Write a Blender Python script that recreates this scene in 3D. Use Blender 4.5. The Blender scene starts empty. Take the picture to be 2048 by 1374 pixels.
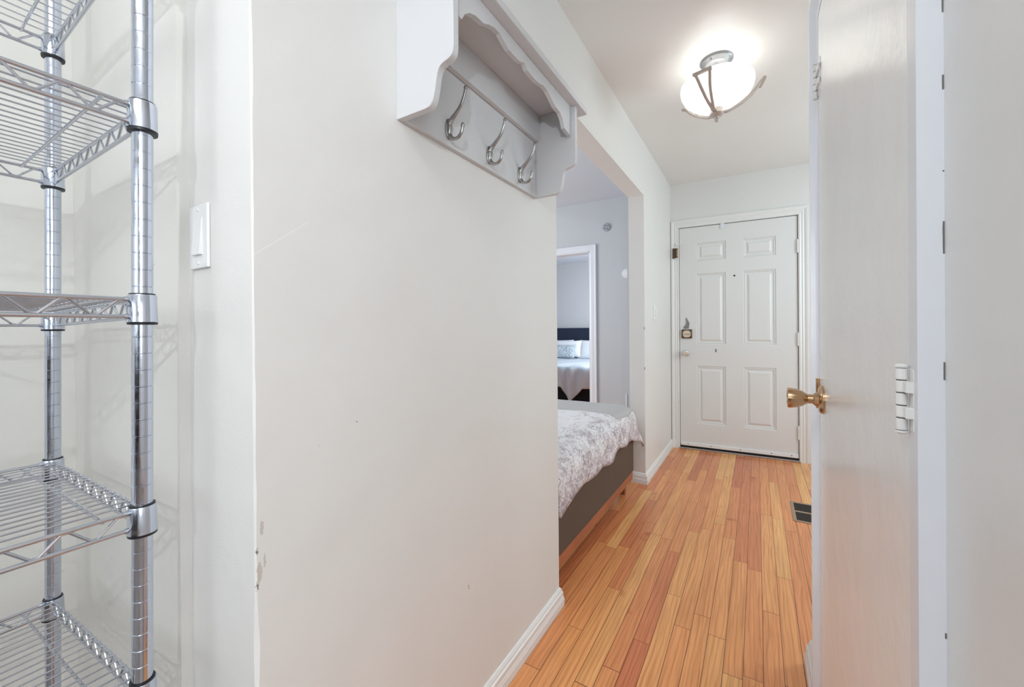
import bpy, bmesh, math, random
from mathutils import Vector, Matrix
random.seed(7)
PI = math.pi
C = bpy.context.scene.collection
sc = bpy.context.scene

# ------------------------------------------------------------------ camera
cam_d = bpy.data.cameras.new('camera'); cam = bpy.data.objects.new('camera', cam_d); C.objects.link(cam)
sc.camera = cam
yaw, pitch, roll = math.radians(31.3333), math.radians(0.1312), math.radians(-0.4456)
fwd = Vector((-math.sin(yaw)*math.cos(pitch), math.cos(yaw)*math.cos(pitch), -math.sin(pitch)))
r0 = Vector((math.cos(yaw), math.sin(yaw), 0)); u0 = r0.cross(fwd)
rt = r0*math.cos(roll) + u0*math.sin(roll); up = u0*math.cos(roll) - r0*math.sin(roll)
cam.matrix_world = Matrix(((rt.x, up.x, -fwd.x, 0.6871), (rt.y, up.y, -fwd.y, 0.0), (rt.z, up.z, -fwd.z, 1.1191), (0, 0, 0, 1)))
cam_d.sensor_fit = 'HORIZONTAL'; cam_d.sensor_width = 36.0
cam_d.lens = 805.15/2048*36.0
cam_d.shift_y = -26.89/2048; cam_d.shift_x = 0.67/2048
cam_d.clip_start = 0.02

# ------------------------------------------------------------------ world, lights, exposure
w = bpy.data.worlds.new('world'); sc.world = w; w.use_nodes = True
w.node_tree.nodes['Background'].inputs[0].default_value = (0.86, 0.92, 1.0, 1)
w.node_tree.nodes['Background'].inputs[1].default_value = 1.0
sc.view_settings.view_transform = 'Standard'; sc.view_settings.look = 'None'
sc.view_settings.exposure = 1.02; sc.view_settings.gamma = 1.0

def area(name, loc, target, sx, sy, power, col=(1, 1, 1)):
    d = bpy.data.lights.new(name, 'AREA'); d.shape = 'RECTANGLE'; d.size = sx; d.size_y = sy
    d.energy = power; d.color = col
    o = bpy.data.objects.new(name, d); C.objects.link(o); o.location = loc
    o.rotation_euler = (Vector(target)-Vector(loc)).to_track_quat('-Z', 'Y').to_euler()
    return o
def bulb(name, loc, power, rad, col=(1, 1, 1)):
    d = bpy.data.lights.new(name, 'POINT'); d.energy = power; d.shadow_soft_size = rad; d.color = col
    o = bpy.data.objects.new(name, d); C.objects.link(o); o.location = loc
    return o
WARM = (0.94, 0.985, 1.0)
FILL_COL = (0.75, 0.925, 1.0)
area('kitchen_side_fill', (2.4, -0.95, 1.5), (-.1, .7, 1.2), 1.2, 1.2, 9.5, (0.83, 0.925, 0.985))  # unseen fill added from the right to brighten the big left wall
area('kitchen_back_fill', (0.75, -2.9, 1.5), (0.5, 0.5, 1.25), 1.6, 1.4, 1.3, (0.83, 0.925, 0.985))  # weak frontal fill added out of view for the hall
area('kitchen_overhead_fill', (0.40, -0.70, 2.42), (0.40, -0.70, 0), .9, .9, 8.2, (0.885, 0.945, 0.985))  # added overhead fill without a fixture, lifts left wall and closet door
bulb('kitchen_lamp', (1.17, -0.94, 1.72), 18, 0.02, (0.885, 0.945, 0.985))
area('bedroom_window_light', (-3.3, 2.3, 1.45), (0, 2.5, 1.2), 1.5, 1.3, 34, (0.85, 0.95, 1.0))
area('far_bedroom_window_light', (-0.6, 6.2, 1.5), (-3, 6.2, 1.0), 1.4, 1.3, 27, (0.86, 0.94, 1.0))
area('entry_fill', (2.35, 2.9, 1.5), (0, 3.1, 1.1), 1.0, 1.6, 15, FILL_COL)  # added fill out of view that lightens the hall, no window here
bulb('hall_bulb', (0.485, 2.25, 2.27), 0.15, 0.03, WARM)
bulb('hall_bulb', (0.56, 2.27, 2.27), 0.15, 0.03, WARM)

# ------------------------------------------------------------------ node helpers / materials
def mat(name):
    m = bpy.data.materials.new(name); m.use_nodes = True
    nt = m.node_tree; b = nt.nodes['Principled BSDF']
    return m, nt, b
def N(nt, t, **kw):
    n = nt.nodes.new(t)
    for k, v in kw.items():
        if k.startswith('i_'):
            key = k[2:]; key = int(key) if key.isdigit() else key
            n.inputs[key].default_value = v
        else: setattr(n, k, v)
    return n
def srgb(r, g, b):
    f = lambda c: (c/255/12.92 if c/255 <= .04045 else ((c/255+.055)/1.055)**2.4)
    return (f(r), f(g), f(b), 1)
def ramp(nt, stops):
    n = nt.nodes.new('ShaderNodeValToRGB'); cr = n.color_ramp
    while len(cr.elements) < len(stops): cr.elements.new(.5)
    for e, (p, c) in zip(cr.elements, stops): e.position = p; e.color = c
    return n
def coord(nt, scale=(1, 1, 1), kind='Object'):
    tc = N(nt, 'ShaderNodeTexCoord'); mp = N(nt, 'ShaderNodeMapping'); mp.inputs['Scale'].default_value = scale
    nt.links.new(tc.outputs[kind], mp.inputs[0]); return mp.outputs[0]
def bump(nt, b, src, strength, dist=0.01, normal=None):
    n = N(nt, 'ShaderNodeBump'); n.inputs['Strength'].default_value = strength; n.inputs['Distance'].default_value = dist
    nt.links.new(src, n.inputs['Height'])
    if normal is not None: nt.links.new(normal, n.inputs['Normal'])
    nt.links.new(n.outputs[0], b.inputs['Normal']); return n.outputs[0]
def math_(nt, op, a, b=None):
    n = N(nt, 'ShaderNodeMath', operation=op)
    for i, v in enumerate((a, b)):
        if v is None: continue
        if isinstance(v, (int, float)): n.inputs[i].default_value = v
        else: nt.links.new(v, n.inputs[i])
    return n.outputs[0]

def simple(name, col, rough=.5, metal=0, bs=0, bscale=60, spec=.5, detail=3, cvar=0):
    m, nt, b = mat(name)
    b.inputs['Base Color'].default_value = col; b.inputs['Roughness'].default_value = rough
    b.inputs['Metallic'].default_value = metal; b.inputs['Specular IOR Level'].default_value = spec
    co = coord(nt)
    n = N(nt, 'ShaderNodeTexNoise'); n.inputs['Scale'].default_value = bscale; n.inputs['Detail'].default_value = detail
    nt.links.new(co, n.inputs[0])
    if bs: bump(nt, b, n.outputs[0], bs)
    if cvar:
        n2 = N(nt, 'ShaderNodeTexNoise'); n2.inputs['Scale'].default_value = 3; nt.links.new(co, n2.inputs[0])
        r = ramp(nt, [(.3, tuple(c*(1-cvar) for c in col[:3])+(1,)), (.7, col)]); nt.links.new(n2.outputs[0], r.inputs[0])
        nt.links.new(r.outputs[0], b.inputs['Base Color'])
    return m

def spots(nt, marks, a, b_):
    '''0..1 mask of small soft-edged chips; marks = (u, v, ru, rv) in metres; a, b_ = coordinate sockets'''
    cur = None
    for (u, v, ru, rv) in marks:
        du = math_(nt, 'DIVIDE', math_(nt, 'SUBTRACT', a, u), ru); dv = math_(nt, 'DIVIDE', math_(nt, 'SUBTRACT', b_, v), rv)
        d = math_(nt, 'ADD', math_(nt, 'MULTIPLY', du, du), math_(nt, 'MULTIPLY', dv, dv)); m_ = math_(nt, 'LESS_THAN', d, 1.0)
        cur = m_ if cur is None else math_(nt, 'MAXIMUM', cur, m_)
    return cur
def wall_paint(name, col, rough=.42, bs=.10, wear=True, marks=None):
    """eggshell wall paint: roller texture, slow waviness, a few scuffs"""
    m, nt, b = mat(name); co = coord(nt)
    b.inputs['Roughness'].default_value = rough; b.inputs['Specular IOR Level'].default_value = .45
    n1 = N(nt, 'ShaderNodeTexNoise', i_Scale=240.0, i_Detail=2.0); nt.links.new(co, n1.inputs[0])
    n2 = N(nt, 'ShaderNodeTexNoise', i_Scale=7.0, i_Detail=3.0); nt.links.new(co, n2.inputs[0])
    n3 = N(nt, 'ShaderNodeTexNoise', i_Scale=1.6, i_Detail=2.0); nt.links.new(co, n3.inputs[0])
    a = bump(nt, b, n2.outputs[0], .12, .03)
    bump(nt, b, n1.outputs[0], bs, .002, a)
    r = ramp(nt, [(.3, tuple(c*.965 for c in col[:3])+(1,)), (.7, col)])
    nt.links.new(n3.outputs[0], r.inputs[0]); out = r.outputs[0]
    if wear:
        v = N(nt, 'ShaderNodeTexNoise', i_Scale=30.0, i_Detail=2.0); nt.links.new(co, v.inputs[0])
        rr = ramp(nt, [(.775, (0, 0, 0, 1)), (.80, (1, 1, 1, 1))]); nt.links.new(v.outputs[0], rr.inputs[0])
        mx = N(nt, 'ShaderNodeMix', data_type='RGBA'); nt.links.new(math_(nt, 'MULTIPLY', rr.outputs[0], .35), mx.inputs[0])
        nt.links.new(out, mx.inputs[6]); mx.inputs[7].default_value = tuple(c*.55 for c in col[:3])+(1,); out = mx.outputs[2]
    if marks:
        sp = N(nt, 'ShaderNodeSeparateXYZ'); nt.links.new(co, sp.inputs[0])
        nj = N(nt, 'ShaderNodeTexNoise', i_Scale=260.0, i_Detail=2.0); nt.links.new(co, nj.inputs[0])
        jit = math_(nt, 'MULTIPLY', math_(nt, 'SUBTRACT', nj.outputs[0], .5), .006)
        ya = math_(nt, 'ADD', sp.outputs[1], jit); za = math_(nt, 'ADD', sp.outputs[2], jit)
        for lst, colr in marks:
            mk = math_(nt, 'MULTIPLY', spots(nt, lst, ya, za), math_(nt, 'GREATER_THAN', sp.outputs[0], -.004))
            mx = N(nt, 'ShaderNodeMix', data_type='RGBA'); nt.links.new(mk, mx.inputs[0]); nt.links.new(out, mx.inputs[6]); mx.inputs[7].default_value = colr; out = mx.outputs[2]
        # one long pale scratch by the worn corner
        d = math_(nt, 'ABSOLUTE', math_(nt, 'SUBTRACT', math_(nt, 'SUBTRACT', sp.outputs[2], 1.243), math_(nt, 'MULTIPLY', math_(nt, 'SUBTRACT', sp.outputs[1], .338), .787)))
        sc_ = math_(nt, 'MULTIPLY', math_(nt, 'MULTIPLY', math_(nt, 'LESS_THAN', d, .0009), math_(nt, 'LESS_THAN', sp.outputs[1], .43)), math_(nt, 'GREATER_THAN', sp.outputs[0], -.004))
        mx = N(nt, 'ShaderNodeMix', data_type='RGBA'); nt.links.new(math_(nt, 'MULTIPLY', sc_, .6), mx.inputs[0]); nt.links.new(out, mx.inputs[6]); mx.inputs[7].default_value = srgb(246, 244, 240); out = mx.outputs[2]
    nt.links.new(out, b.inputs['Base Color'])
    return m

M = {}
M['wall'] = wall_paint('warm_white_wall_paint', srgb(233, 231, 228), marks=[
    ([(.3375,.765,.0022,.006),(.338,.71,.0025,.009),(.341,.73,.004,.016),(.345,.80,.003,.012),(.349,.745,.0015,.012)], srgb(205, 198, 190)),
    ([(.3372,.764,.0010,.0035),(.3374,.708,.0012,.005),(.528,.936,.0022,.0012),(.889,.404,.0012,.007),(2.9635,1.117,.003,.010),(2.9635,.83,.003,.010)], srgb(120, 112, 106))])
M['alcove'] = wall_paint('cream_wall_paint', srgb(236, 234, 229), .5)
M['ceiling'] = wall_paint('ceiling_paint', srgb(241, 239, 236), .34, .05, wear=False)
M['bedroom'] = wall_paint('blue_grey_wall_paint', srgb(203, 205, 208), .6, wear=False)
M['bedceil'] = wall_paint('bedroom_ceiling_paint', srgb(214, 219, 228), .7, wear=False)
M['trim'] = simple('white_trim_enamel', srgb(238, 237, 235), .3, bs=.05, bscale=40)
M['coolwhite'] = simple('cool_white_enamel', srgb(232, 234, 240), .3, bs=.05, bscale=30)
M['lacquer'] = simple('white_lacquered_board', srgb(217, 217, 219), .38)
M['plastic'] = simple('white_plastic', srgb(243, 243, 243), .3)
M['nickel'] = simple('brushed_nickel', srgb(176, 174, 172), .26, 1, bs=.03, bscale=300)
M['brass'] = simple('satin_brass', srgb(205, 170, 132), .22, 1, cvar=.15)
M['bronze'] = simple('aged_bronze_plate', srgb(90, 72, 58), .35, .9)
M['creamlock'] = simple('worn_lock_face', srgb(222, 204, 178), .4, .3)
M['greymetal'] = simple('dull_grey_metal', srgb(140, 140, 138), .5, .5)
M['chromeknob'] = simple('polished_chrome', srgb(225, 225, 228), .08, 1)
M['dark'] = simple('dark_gap', srgb(30, 27, 25), .9)
M['fixture'] = simple('satin_fixture_metal', srgb(196, 186, 180), .38, .35)
M['canopy'] = simple('brushed_canopy_metal', srgb(150, 150, 152), .4, .7)
M['navy'] = simple('navy_upholstery', srgb(32, 42, 62), .9, bs=.3, bscale=300)
M['black'] = simple('black_bed_base', srgb(18, 20, 28), .9, bs=.2, bscale=200)
M['whitelinen'] = simple('white_bed_linen', srgb(232, 236, 243), .9, bs=.25, bscale=25)
M['bluelinen'] = simple('pale_grey_duvet_cotton', srgb(196, 205, 216), .9, bs=.35, bscale=18)
M['rubber'] = simple('black_plastic_sleeve', srgb(22, 24, 30), .4)
M['aluminium'] = simple('worn_aluminium', srgb(190, 182, 178), .4, .7, cvar=.3)
M['ventframe'] = simple('tan_painted_steel', srgb(168, 142, 118), .5, .2)
M['ventslat'] = simple('dark_bronze_louver', srgb(74, 62, 54), .5, .4)
M['seam_shade'] = simple('hinge_shadow_seam', srgb(90, 90, 92), .8)  # flat grey painted as the shade in the hinge knuckle seams

def glossy_door(name, col):
    m, nt, b = mat(name); co = coord(nt)
    b.inputs['Base Color'].default_value = col; b.inputs['Roughness'].default_value = .23
    co2 = coord(nt, (1, 60, 1.2))
    n1 = N(nt, 'ShaderNodeTexNoise', i_Scale=3.0, i_Detail=3.0); nt.links.new(co2, n1.inputs[0])
    n2 = N(nt, 'ShaderNodeTexNoise', i_Scale=55.0, i_Detail=3.0); nt.links.new(co, n2.inputs[0])
    n3 = N(nt, 'ShaderNodeTexNoise', i_Scale=6.0, i_Detail=2.0); nt.links.new(co, n3.inputs[0])
    a = bump(nt, b, n1.outputs[0], .05, .003)
    a = bump(nt, b, n3.outputs[0], .15, .02, a)
    bump(nt, b, n2.outputs[0], .12, .003, a)
    return m
M['slab'] = glossy_door('thick_gloss_door_paint', srgb(243, 243, 243))
M['nearwall'] = wall_paint('near_wall_gloss_paint', srgb(234, 234, 233), .3, .06)

def door_paint():
    m, nt, b = mat('front_door_paint'); co = coord(nt)
    b.inputs['Base Color'].default_value = srgb(231, 230, 229); b.inputs['Roughness'].default_value = .36
    n2 = N(nt, 'ShaderNodeTexNoise', i_Scale=90.0, i_Detail=2.0); nt.links.new(co, n2.inputs[0])
    bump(nt, b, n2.outputs[0], .06, .003)
    return m
M['door'] = door_paint()

def chrome():
    m, nt, b = mat('chrome_plated_steel'); co = coord(nt)
    b.inputs['Metallic'].default_value = 1; b.inputs['Base Color'].default_value = srgb(206, 213, 226)
    b.inputs['Roughness'].default_value = .13
    n = N(nt, 'ShaderNodeTexNoise', i_Scale=90.0, i_Detail=4.0); nt.links.new(co, n.inputs[0])
    r = ramp(nt, [(.35, (.08, .08, .08, 1)), (.7, (.22, .22, .22, 1))]); nt.links.new(n.outputs[0], r.inputs[0])
    nt.links.new(r.outputs[0], b.inputs['Roughness'])
    return m
M['chrome'] = chrome()
M['wire'] = simple('zinc_coated_wire', srgb(198, 202, 210), .25, .95)

def wood_floor():
    m, nt, b = mat('oak_strip_flooring'); L = nt.links.new
    tc = N(nt, 'ShaderNodeTexCoord'); sp = N(nt, 'ShaderNodeSeparateXYZ'); L(tc.outputs['Object'], sp.inputs[0])
    W, LEN = .057, .85
    xs = math_(nt, 'DIVIDE', math_(nt, 'ADD', sp.outputs[0], 10.016), W)
    row = math_(nt, 'FLOOR', xs); fx = math_(nt, 'FRACT', xs)
    wn = N(nt, 'ShaderNodeTexWhiteNoise', noise_dimensions='1D'); L(row, wn.inputs['W'])
    ln = math_(nt, 'ADD', math_(nt, 'MULTIPLY', wn.outputs['Value'], .55), .6)
    ys = math_(nt, 'ADD', math_(nt, 'DIVIDE', math_(nt, 'ADD', sp.outputs[1], 10), ln), math_(nt, 'MULTIPLY', wn.outputs['Value'], 37.7))
    seg = math_(nt, 'FLOOR', ys); fy = math_(nt, 'FRACT', ys)
    cb = N(nt, 'ShaderNodeCombineXYZ'); L(row, cb.inputs[0]); L(seg, cb.inputs[1])
    pn = N(nt, 'ShaderNodeTexWhiteNoise', noise_dimensions='2D'); L(cb.outputs[0], pn.inputs['Vector'])
    base = ramp(nt, [(0, srgb(211, 126, 86)), (.25, srgb(226, 146, 96)), (.5, srgb(234, 158, 102)), (.75, srgb(239, 168, 108)), (1, srgb(243, 182, 118))])
    L(pn.outputs['Value'], base.inputs[0])
    # grain: stretched noise offset for each board
    off = N(nt, 'ShaderNodeVectorMath', operation='SCALE'); L(pn.outputs['Color'], off.inputs[0]); off.inputs['Scale'].default_value = 40
    add = N(nt, 'ShaderNodeVectorMath', operation='ADD'); L(tc.outputs['Object'], add.inputs[0]); L(off.outputs[0], add.inputs[1])
    mp = N(nt, 'ShaderNodeMapping'); mp.inputs['Scale'].default_value = (34, 1.7, 1); L(add.outputs[0], mp.inputs[0])
    g1 = N(nt, 'ShaderNodeTexNoise', i_Scale=1.0, i_Detail=5.0, i_Distortion=.6); L(mp.outputs[0], g1.inputs[0])
    mp2 = N(nt, 'ShaderNodeMapping'); mp2.inputs['Scale'].default_value = (150, 5, 1); L(add.outputs[0], mp2.inputs[0])
    g2 = N(nt, 'ShaderNodeTexNoise', i_Scale=1.0, i_Detail=3.0); L(mp2.outputs[0], g2.inputs[0])
    mp3 = N(nt, 'ShaderNodeMapping'); mp3.inputs['Scale'].default_value = (9, .8, 1); L(add.outputs[0], mp3.inputs[0])
    wv = N(nt, 'ShaderNodeTexWave', i_Scale=2.2, i_Distortion=9.0, i_Detail=2.0); wv.inputs['Detail Scale'].default_value = 1.2; L(mp3.outputs[0], wv.inputs[0])
    r1 = ramp(nt, [(.3, (.92, .89, .86, 1)), (.6, (1.04, 1.04, 1.04, 1))]); L(g1.outputs[0], r1.inputs[0])
    r2 = ramp(nt, [(.35, (.88, .84, .80, 1)), (.6, (1.04, 1.04, 1.04, 1))]); L(g2.outputs[0], r2.inputs[0])
    r3 = ramp(nt, [(0, (.85, .78, .71, 1)), (.3, (1.01, 1.01, 1.01, 1))]); L(wv.outputs['Fac'], r3.inputs[0])
    kn = N(nt, 'ShaderNodeTexNoise', i_Scale=7.0, i_Detail=1.0); L(add.outputs[0], kn.inputs[0])
    r4 = ramp(nt, [(.70, (1, 1, 1, 1)), (.80, (.66, .50, .42, 1))]); L(kn.outputs[0], r4.inputs[0])
    cur = base.outputs[0]
    for r in (r1, r2, r3, r4):
        mx = N(nt, 'ShaderNodeMix', data_type='RGBA', blend_type='MULTIPLY'); mx.inputs[0].default_value = 1
        L(cur, mx.inputs[6]); L(r.outputs[0], mx.inputs[7]); cur = mx.outputs[2]
    # seams
    ex = math_(nt, 'MULTIPLY', math_(nt, 'MINIMUM', fx, math_(nt, 'SUBTRACT', 1.0, fx)), W)
    ey = math_(nt, 'MULTIPLY', math_(nt, 'MINIMUM', fy, math_(nt, 'SUBTRACT', 1.0, fy)), .85)
    e = math_(nt, 'MINIMUM', ex, ey)
    sm = N(nt, 'ShaderNodeMapRange'); sm.inputs['From Min'].default_value = .0005; sm.inputs['From Max'].default_value = .0015; L(e, sm.inputs[0])
    mx = N(nt, 'ShaderNodeMix', data_type='RGBA'); L(sm.outputs[0], mx.inputs[0]); mx.inputs[6].default_value = srgb(112, 62, 38); L(cur, mx.inputs[7])
    L(mx.outputs[2], b.inputs['Base Color'])
    b.inputs['Roughness'].default_value = .27; b.inputs['Specular IOR Level'].default_value = .45
    a = bump(nt, b, sm.outputs[0], .35, .0012)
    bump(nt, b, g1.outputs[0], .06, .002, a)
    return m
M['floor'] = wood_floor()

def duvet_print():
    m, nt, b = mat('mauve_print_cotton'); L = nt.links.new
    b.inputs['Roughness'].default_value = .9; b.inputs['Specular IOR Level'].default_value = .2
    uv = N(nt, 'ShaderNodeTexCoord').outputs['UV']
    mp = N(nt, 'ShaderNodeMapping'); mp.inputs['Scale'].default_value = (62, 44, 1); L(uv, mp.inputs[0])
    n = N(nt, 'ShaderNodeTexNoise', i_Scale=1.0, i_Detail=4.0, i_Distortion=1.4); L(mp.outputs[0], n.inputs[0])
    mp2 = N(nt, 'ShaderNodeMapping'); mp2.inputs['Scale'].default_value = (16, 13, 1); L(uv, mp2.inputs[0])
    n2 = N(nt, 'ShaderNodeTexNoise', i_Scale=1.0, i_Detail=3.0, i_Distortion=.8); L(mp2.outputs[0], n2.inputs[0])
    sep = N(nt, 'ShaderNodeSeparateXYZ'); L(uv, sep.inputs[0])
    # the print is a border print: denser towards the hem (u is metres from the middle of the bed)
    mr = N(nt, 'ShaderNodeMapRange'); mr.inputs['From Min'].default_value = 1.15; mr.inputs['From Max'].default_value = 1.60
    mr.inputs['To Min'].default_value = -.05; mr.inputs['To Max'].default_value = .13; L(sep.outputs[0], mr.inputs[0])
    s = math_(nt, 'ADD', math_(nt, 'ADD', math_(nt, 'MULTIPLY', n.outputs[0], .6), math_(nt, 'MULTIPLY', n2.outputs[0], .4)), mr.outputs[0])
    r = ramp(nt, [(.50, srgb(238, 235, 236)), (.57, srgb(216, 208, 211)), (.64, srgb(192, 179, 184)), (.72, srgb(166, 152, 159))]); L(s, r.inputs[0])
    L(r.outputs[0], b.inputs['Base Color'])
    co = coord(nt); n3 = N(nt, 'ShaderNodeTexNoise', i_Scale=22.0, i_Detail=3.0); L(co, n3.inputs[0])
    bump(nt, b, n3.outputs[0], .35, .012)
    return m
M['duvet'] = duvet_print()

def fabric(name, col, scale=900, var=.15):
    m, nt, b = mat(name); L = nt.links.new; b.inputs['Roughness'].default_value = .95; b.inputs['Specular IOR Level'].default_value = .15
    co = coord(nt); n = N(nt, 'ShaderNodeTexNoise', i_Scale=float(scale), i_Detail=2.0); L(co, n.inputs[0])
    r = ramp(nt, [(.3, tuple(c*(1-var) for c in col[:3])+(1,)), (.7, col)]); L(n.outputs[0], r.inputs[0]); L(r.outputs[0], b.inputs['Base Color'])
    n2 = N(nt, 'ShaderNodeTexNoise', i_Scale=14.0, i_Detail=3.0); L(co, n2.inputs[0])
    a = bump(nt, b, n2.outputs[0], .25, .01); bump(nt, b, n.outputs[0], .2, .002, a)
    return m
M['frame_fabric'] = fabric('brown_grey_frame_fabric', srgb(108, 91, 80))
M['throw'] = fabric('grey_woven_throw', srgb(198, 195, 193), 500, .08)
M['railwood'] = simple('reddish_bed_rail_wood', srgb(178, 104, 72), .35, bs=.1, bscale=20, cvar=.3)

def cushion_mat():
    m, nt, b = mat('pale_blue_ruched_cushion'); L = nt.links.new
    co = coord(nt, (30, 30, 60)); n = N(nt, 'ShaderNodeTexVoronoi'); n.inputs['Scale'].default_value = 1; L(co, n.inputs[0])
    r = ramp(nt, [(0, srgb(150, 168, 180)), (.7, srgb(200, 212, 220))]); L(n.outputs['Distance'], r.inputs[0]); L(r.outputs[0], b.inputs['Base Color'])
    b.inputs['Roughness'].default_value = .8; bump(nt, b, n.outputs['Distance'], .8, .02)
    return m
M['cushion'] = cushion_mat()

def bowl_glass():
    m, nt, b = mat('lit_frosted_glass'); L = nt.links.new
    b.inputs['Base Color'].default_value = srgb(250, 246, 240); b.inputs['Roughness'].default_value = .25
    tr = N(nt, 'ShaderNodeBsdfTranslucent'); tr.inputs[0].default_value = srgb(250, 246, 240)
    mx = N(nt, 'ShaderNodeMixShader'); mx.inputs[0].default_value = .45
    out = nt.nodes['Material Output']; L(b.outputs[0], mx.inputs[1]); L(tr.outputs[0], mx.inputs[2]); L(mx.outputs[0], out.inputs[0])
    b.inputs['Emission Color'].default_value = (.93, .98, 1, 1); b.inputs['Emission Strength'].default_value = .50
    return m
M['bowl'] = bowl_glass()

# ------------------------------------------------------------------ mesh helpers
class MB:
    def __init__(s): s.v = []; s.f = []; s.uv = None
    def add(s, vs, fs):
        n = len(s.v); s.v += [Vector(v) for v in vs]; s.f += [tuple(i+n for i in f) for f in fs]; return s
    def box(s, x0, x1, y0, y1, z0, z1):
        return s.add([(x0,y0,z0),(x1,y0,z0),(x1,y1,z0),(x0,y1,z0),(x0,y0,z1),(x1,y0,z1),(x1,y1,z1),(x0,y1,z1)],
                     [(0,3,2,1),(4,5,6,7),(0,1,5,4),(1,2,6,5),(2,3,7,6),(3,0,4,7)])
    def tube(s, pts, r, n=10, cap=True):
        pts = [Vector(p) for p in pts]; rs = r if isinstance(r, (list, tuple)) else [r]*len(pts)
        rings = []; prev = None
        for i, p in enumerate(pts):
            t = (pts[min(i+1, len(pts)-1)]-pts[max(i-1, 0)]).normalized()
            if prev is None:
                a = Vector((0,0,1)) if abs(t.z) < .9 else Vector((1,0,0)); e1 = t.cross(a).normalized()
            else: e1 = (prev - t*prev.dot(t)).normalized()
            prev = e1; e2 = t.cross(e1)
            rings.append([p + (e1*math.cos(k*2*PI/n) + e2*math.sin(k*2*PI/n))*rs[i] for k in range(n)])
        vs = [v for rg in rings for v in rg]; fs = []
        for i in range(len(pts)-1):
            for k in range(n): fs.append((i*n+k, i*n+(k+1)%n, (i+1)*n+(k+1)%n, (i+1)*n+k))
        if cap: fs.append(tuple(range(n))[::-1]); fs.append(tuple((len(pts)-1)*n+k for k in range(n)))
        return s.add(vs, fs)
    def lathe(s, prof, c=(0,0,0), axis='Z', n=32, sgn=1):
        # prof: list of (radius, height); axis direction through c
        ax = {'Z': (Vector((1,0,0)), Vector((0,1,0)), Vector((0,0,1))), 'X': (Vector((0,1,0)), Vector((0,0,1)), Vector((1,0,0))),
              'Y': (Vector((0,0,1)), Vector((1,0,0)), Vector((0,1,0)))}[axis]
        vs = []; fs = []; c = Vector(c)
        for r, h in prof:
            for k in range(n):
                a = k*2*PI/n; vs.append(c + ax[0]*math.cos(a)*r + ax[1]*math.sin(a)*r + ax[2]*h*sgn)
        m = len(prof)
        for i in range(m-1):
            for k in range(n): fs.append((i*n+k, i*n+(k+1)%n, (i+1)*n+(k+1)%n, (i+1)*n+k))
        if prof[0][0] > 1e-6: fs.append(tuple(range(n))[::-1])
        if prof[-1][0] > 1e-6: fs.append(tuple((m-1)*n+k for k in range(n)))
        return s.add(vs, fs)
    def prism(s, poly, f, a, b):
        # poly 2-D outline, f(u, v, w) -> 3-D, extruded from w=a to w=b
        n = len(poly); vs = [f(u, v, a) for u, v in poly] + [f(u, v, b) for u, v in poly]
        fs = [tuple(range(n))[::-1], tuple(range(n, 2*n))] + [(i, (i+1)%n, n+(i+1)%n, n+i) for i in range(n)]
        return s.add(vs, fs)
    def build(s, name, m, parent=None, smooth=False, bevel=0, xf=None, seg=2, origin=None, each=False):
        if each:                                   # every connected piece becomes an object of its own
            par = list(range(len(s.v)))
            def fd(a):
                while par[a] != a: par[a] = par[par[a]]; a = par[a]
                return a
            for f in s.f:
                for i in f[1:]: par[fd(i)] = fd(f[0])
            groups = {}
            for f in s.f: groups.setdefault(fd(f[0]), []).append(f)
            out = []
            for fl in groups.values():
                ids = sorted({i for f in fl for i in f}); mp = {a: k for k, a in enumerate(ids)}
                q = MB(); q.v = [s.v[i] for i in ids]; q.f = [tuple(mp[i] for i in f) for f in fl]
                out.append(q.build(name, m, parent, smooth, bevel, xf, seg, origin))
            return out
        vs = [xf @ v for v in s.v] if xf is not None else s.v
        me = bpy.data.meshes.new(name)
        o0 = Vector(origin) if origin is not None else Vector((0,0,0))
        me.from_pydata([tuple(v-o0) for v in vs], [], s.f); me.validate()
        bm = bmesh.new(); bm.from_mesh(me)
        bmesh.ops.recalc_face_normals(bm, faces=bm.faces); bm.to_mesh(me); bm.free()
        me.materials.append(M[m] if isinstance(m, str) else m)
        if smooth:
            me.polygons.foreach_set('use_smooth', [True]*len(me.polygons))
            try: me.set_sharp_from_angle(angle=math.radians(40))
            except Exception: pass
        o = bpy.data.objects.new(name, me); C.objects.link(o); o.location = o0
        if parent is not None:
            o.parent = parent; o.location = o0 - (parent_loc(parent) if origin is not None else parent_loc(parent))
        if bevel:
            b = o.modifiers.new('bevel', 'BEVEL'); b.width = bevel; b.segments = seg; b.limit_method = 'ANGLE'; b.angle_limit = math.radians(35)
        return o
def parent_loc(p):
    l = Vector(p.location); q = p.parent
    while q is not None: l = l + q.location; q = q.parent
    return l
def thing(name, label, cat, loc=(0,0,0), group=None):
    o = bpy.data.objects.new(name, None); C.objects.link(o); o.location = loc; o.empty_display_size = .1
    return tag(o, label, cat, group)
def tag(o, label, cat, group=None, kind=None):
    o['label'] = label; o['category'] = cat
    if group: o['group'] = group
    if kind: o['kind'] = kind
    return o
def struct(o, label=None):
    o['kind'] = 'structure'
    if label: o['label'] = label
    return o

H = 2.454            # hall ceiling
YA, YB, ZB = 1.481, 2.962, 2.0725
TW = .1096
YN = .334
DR = .838            # right-hand wall plane
FAR = Matrix.Translation((0, 4.013, 0)) @ Matrix.Rotation(math.atan(.0603), 4, 'Z')   # the front door wall stands slightly askew

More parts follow.
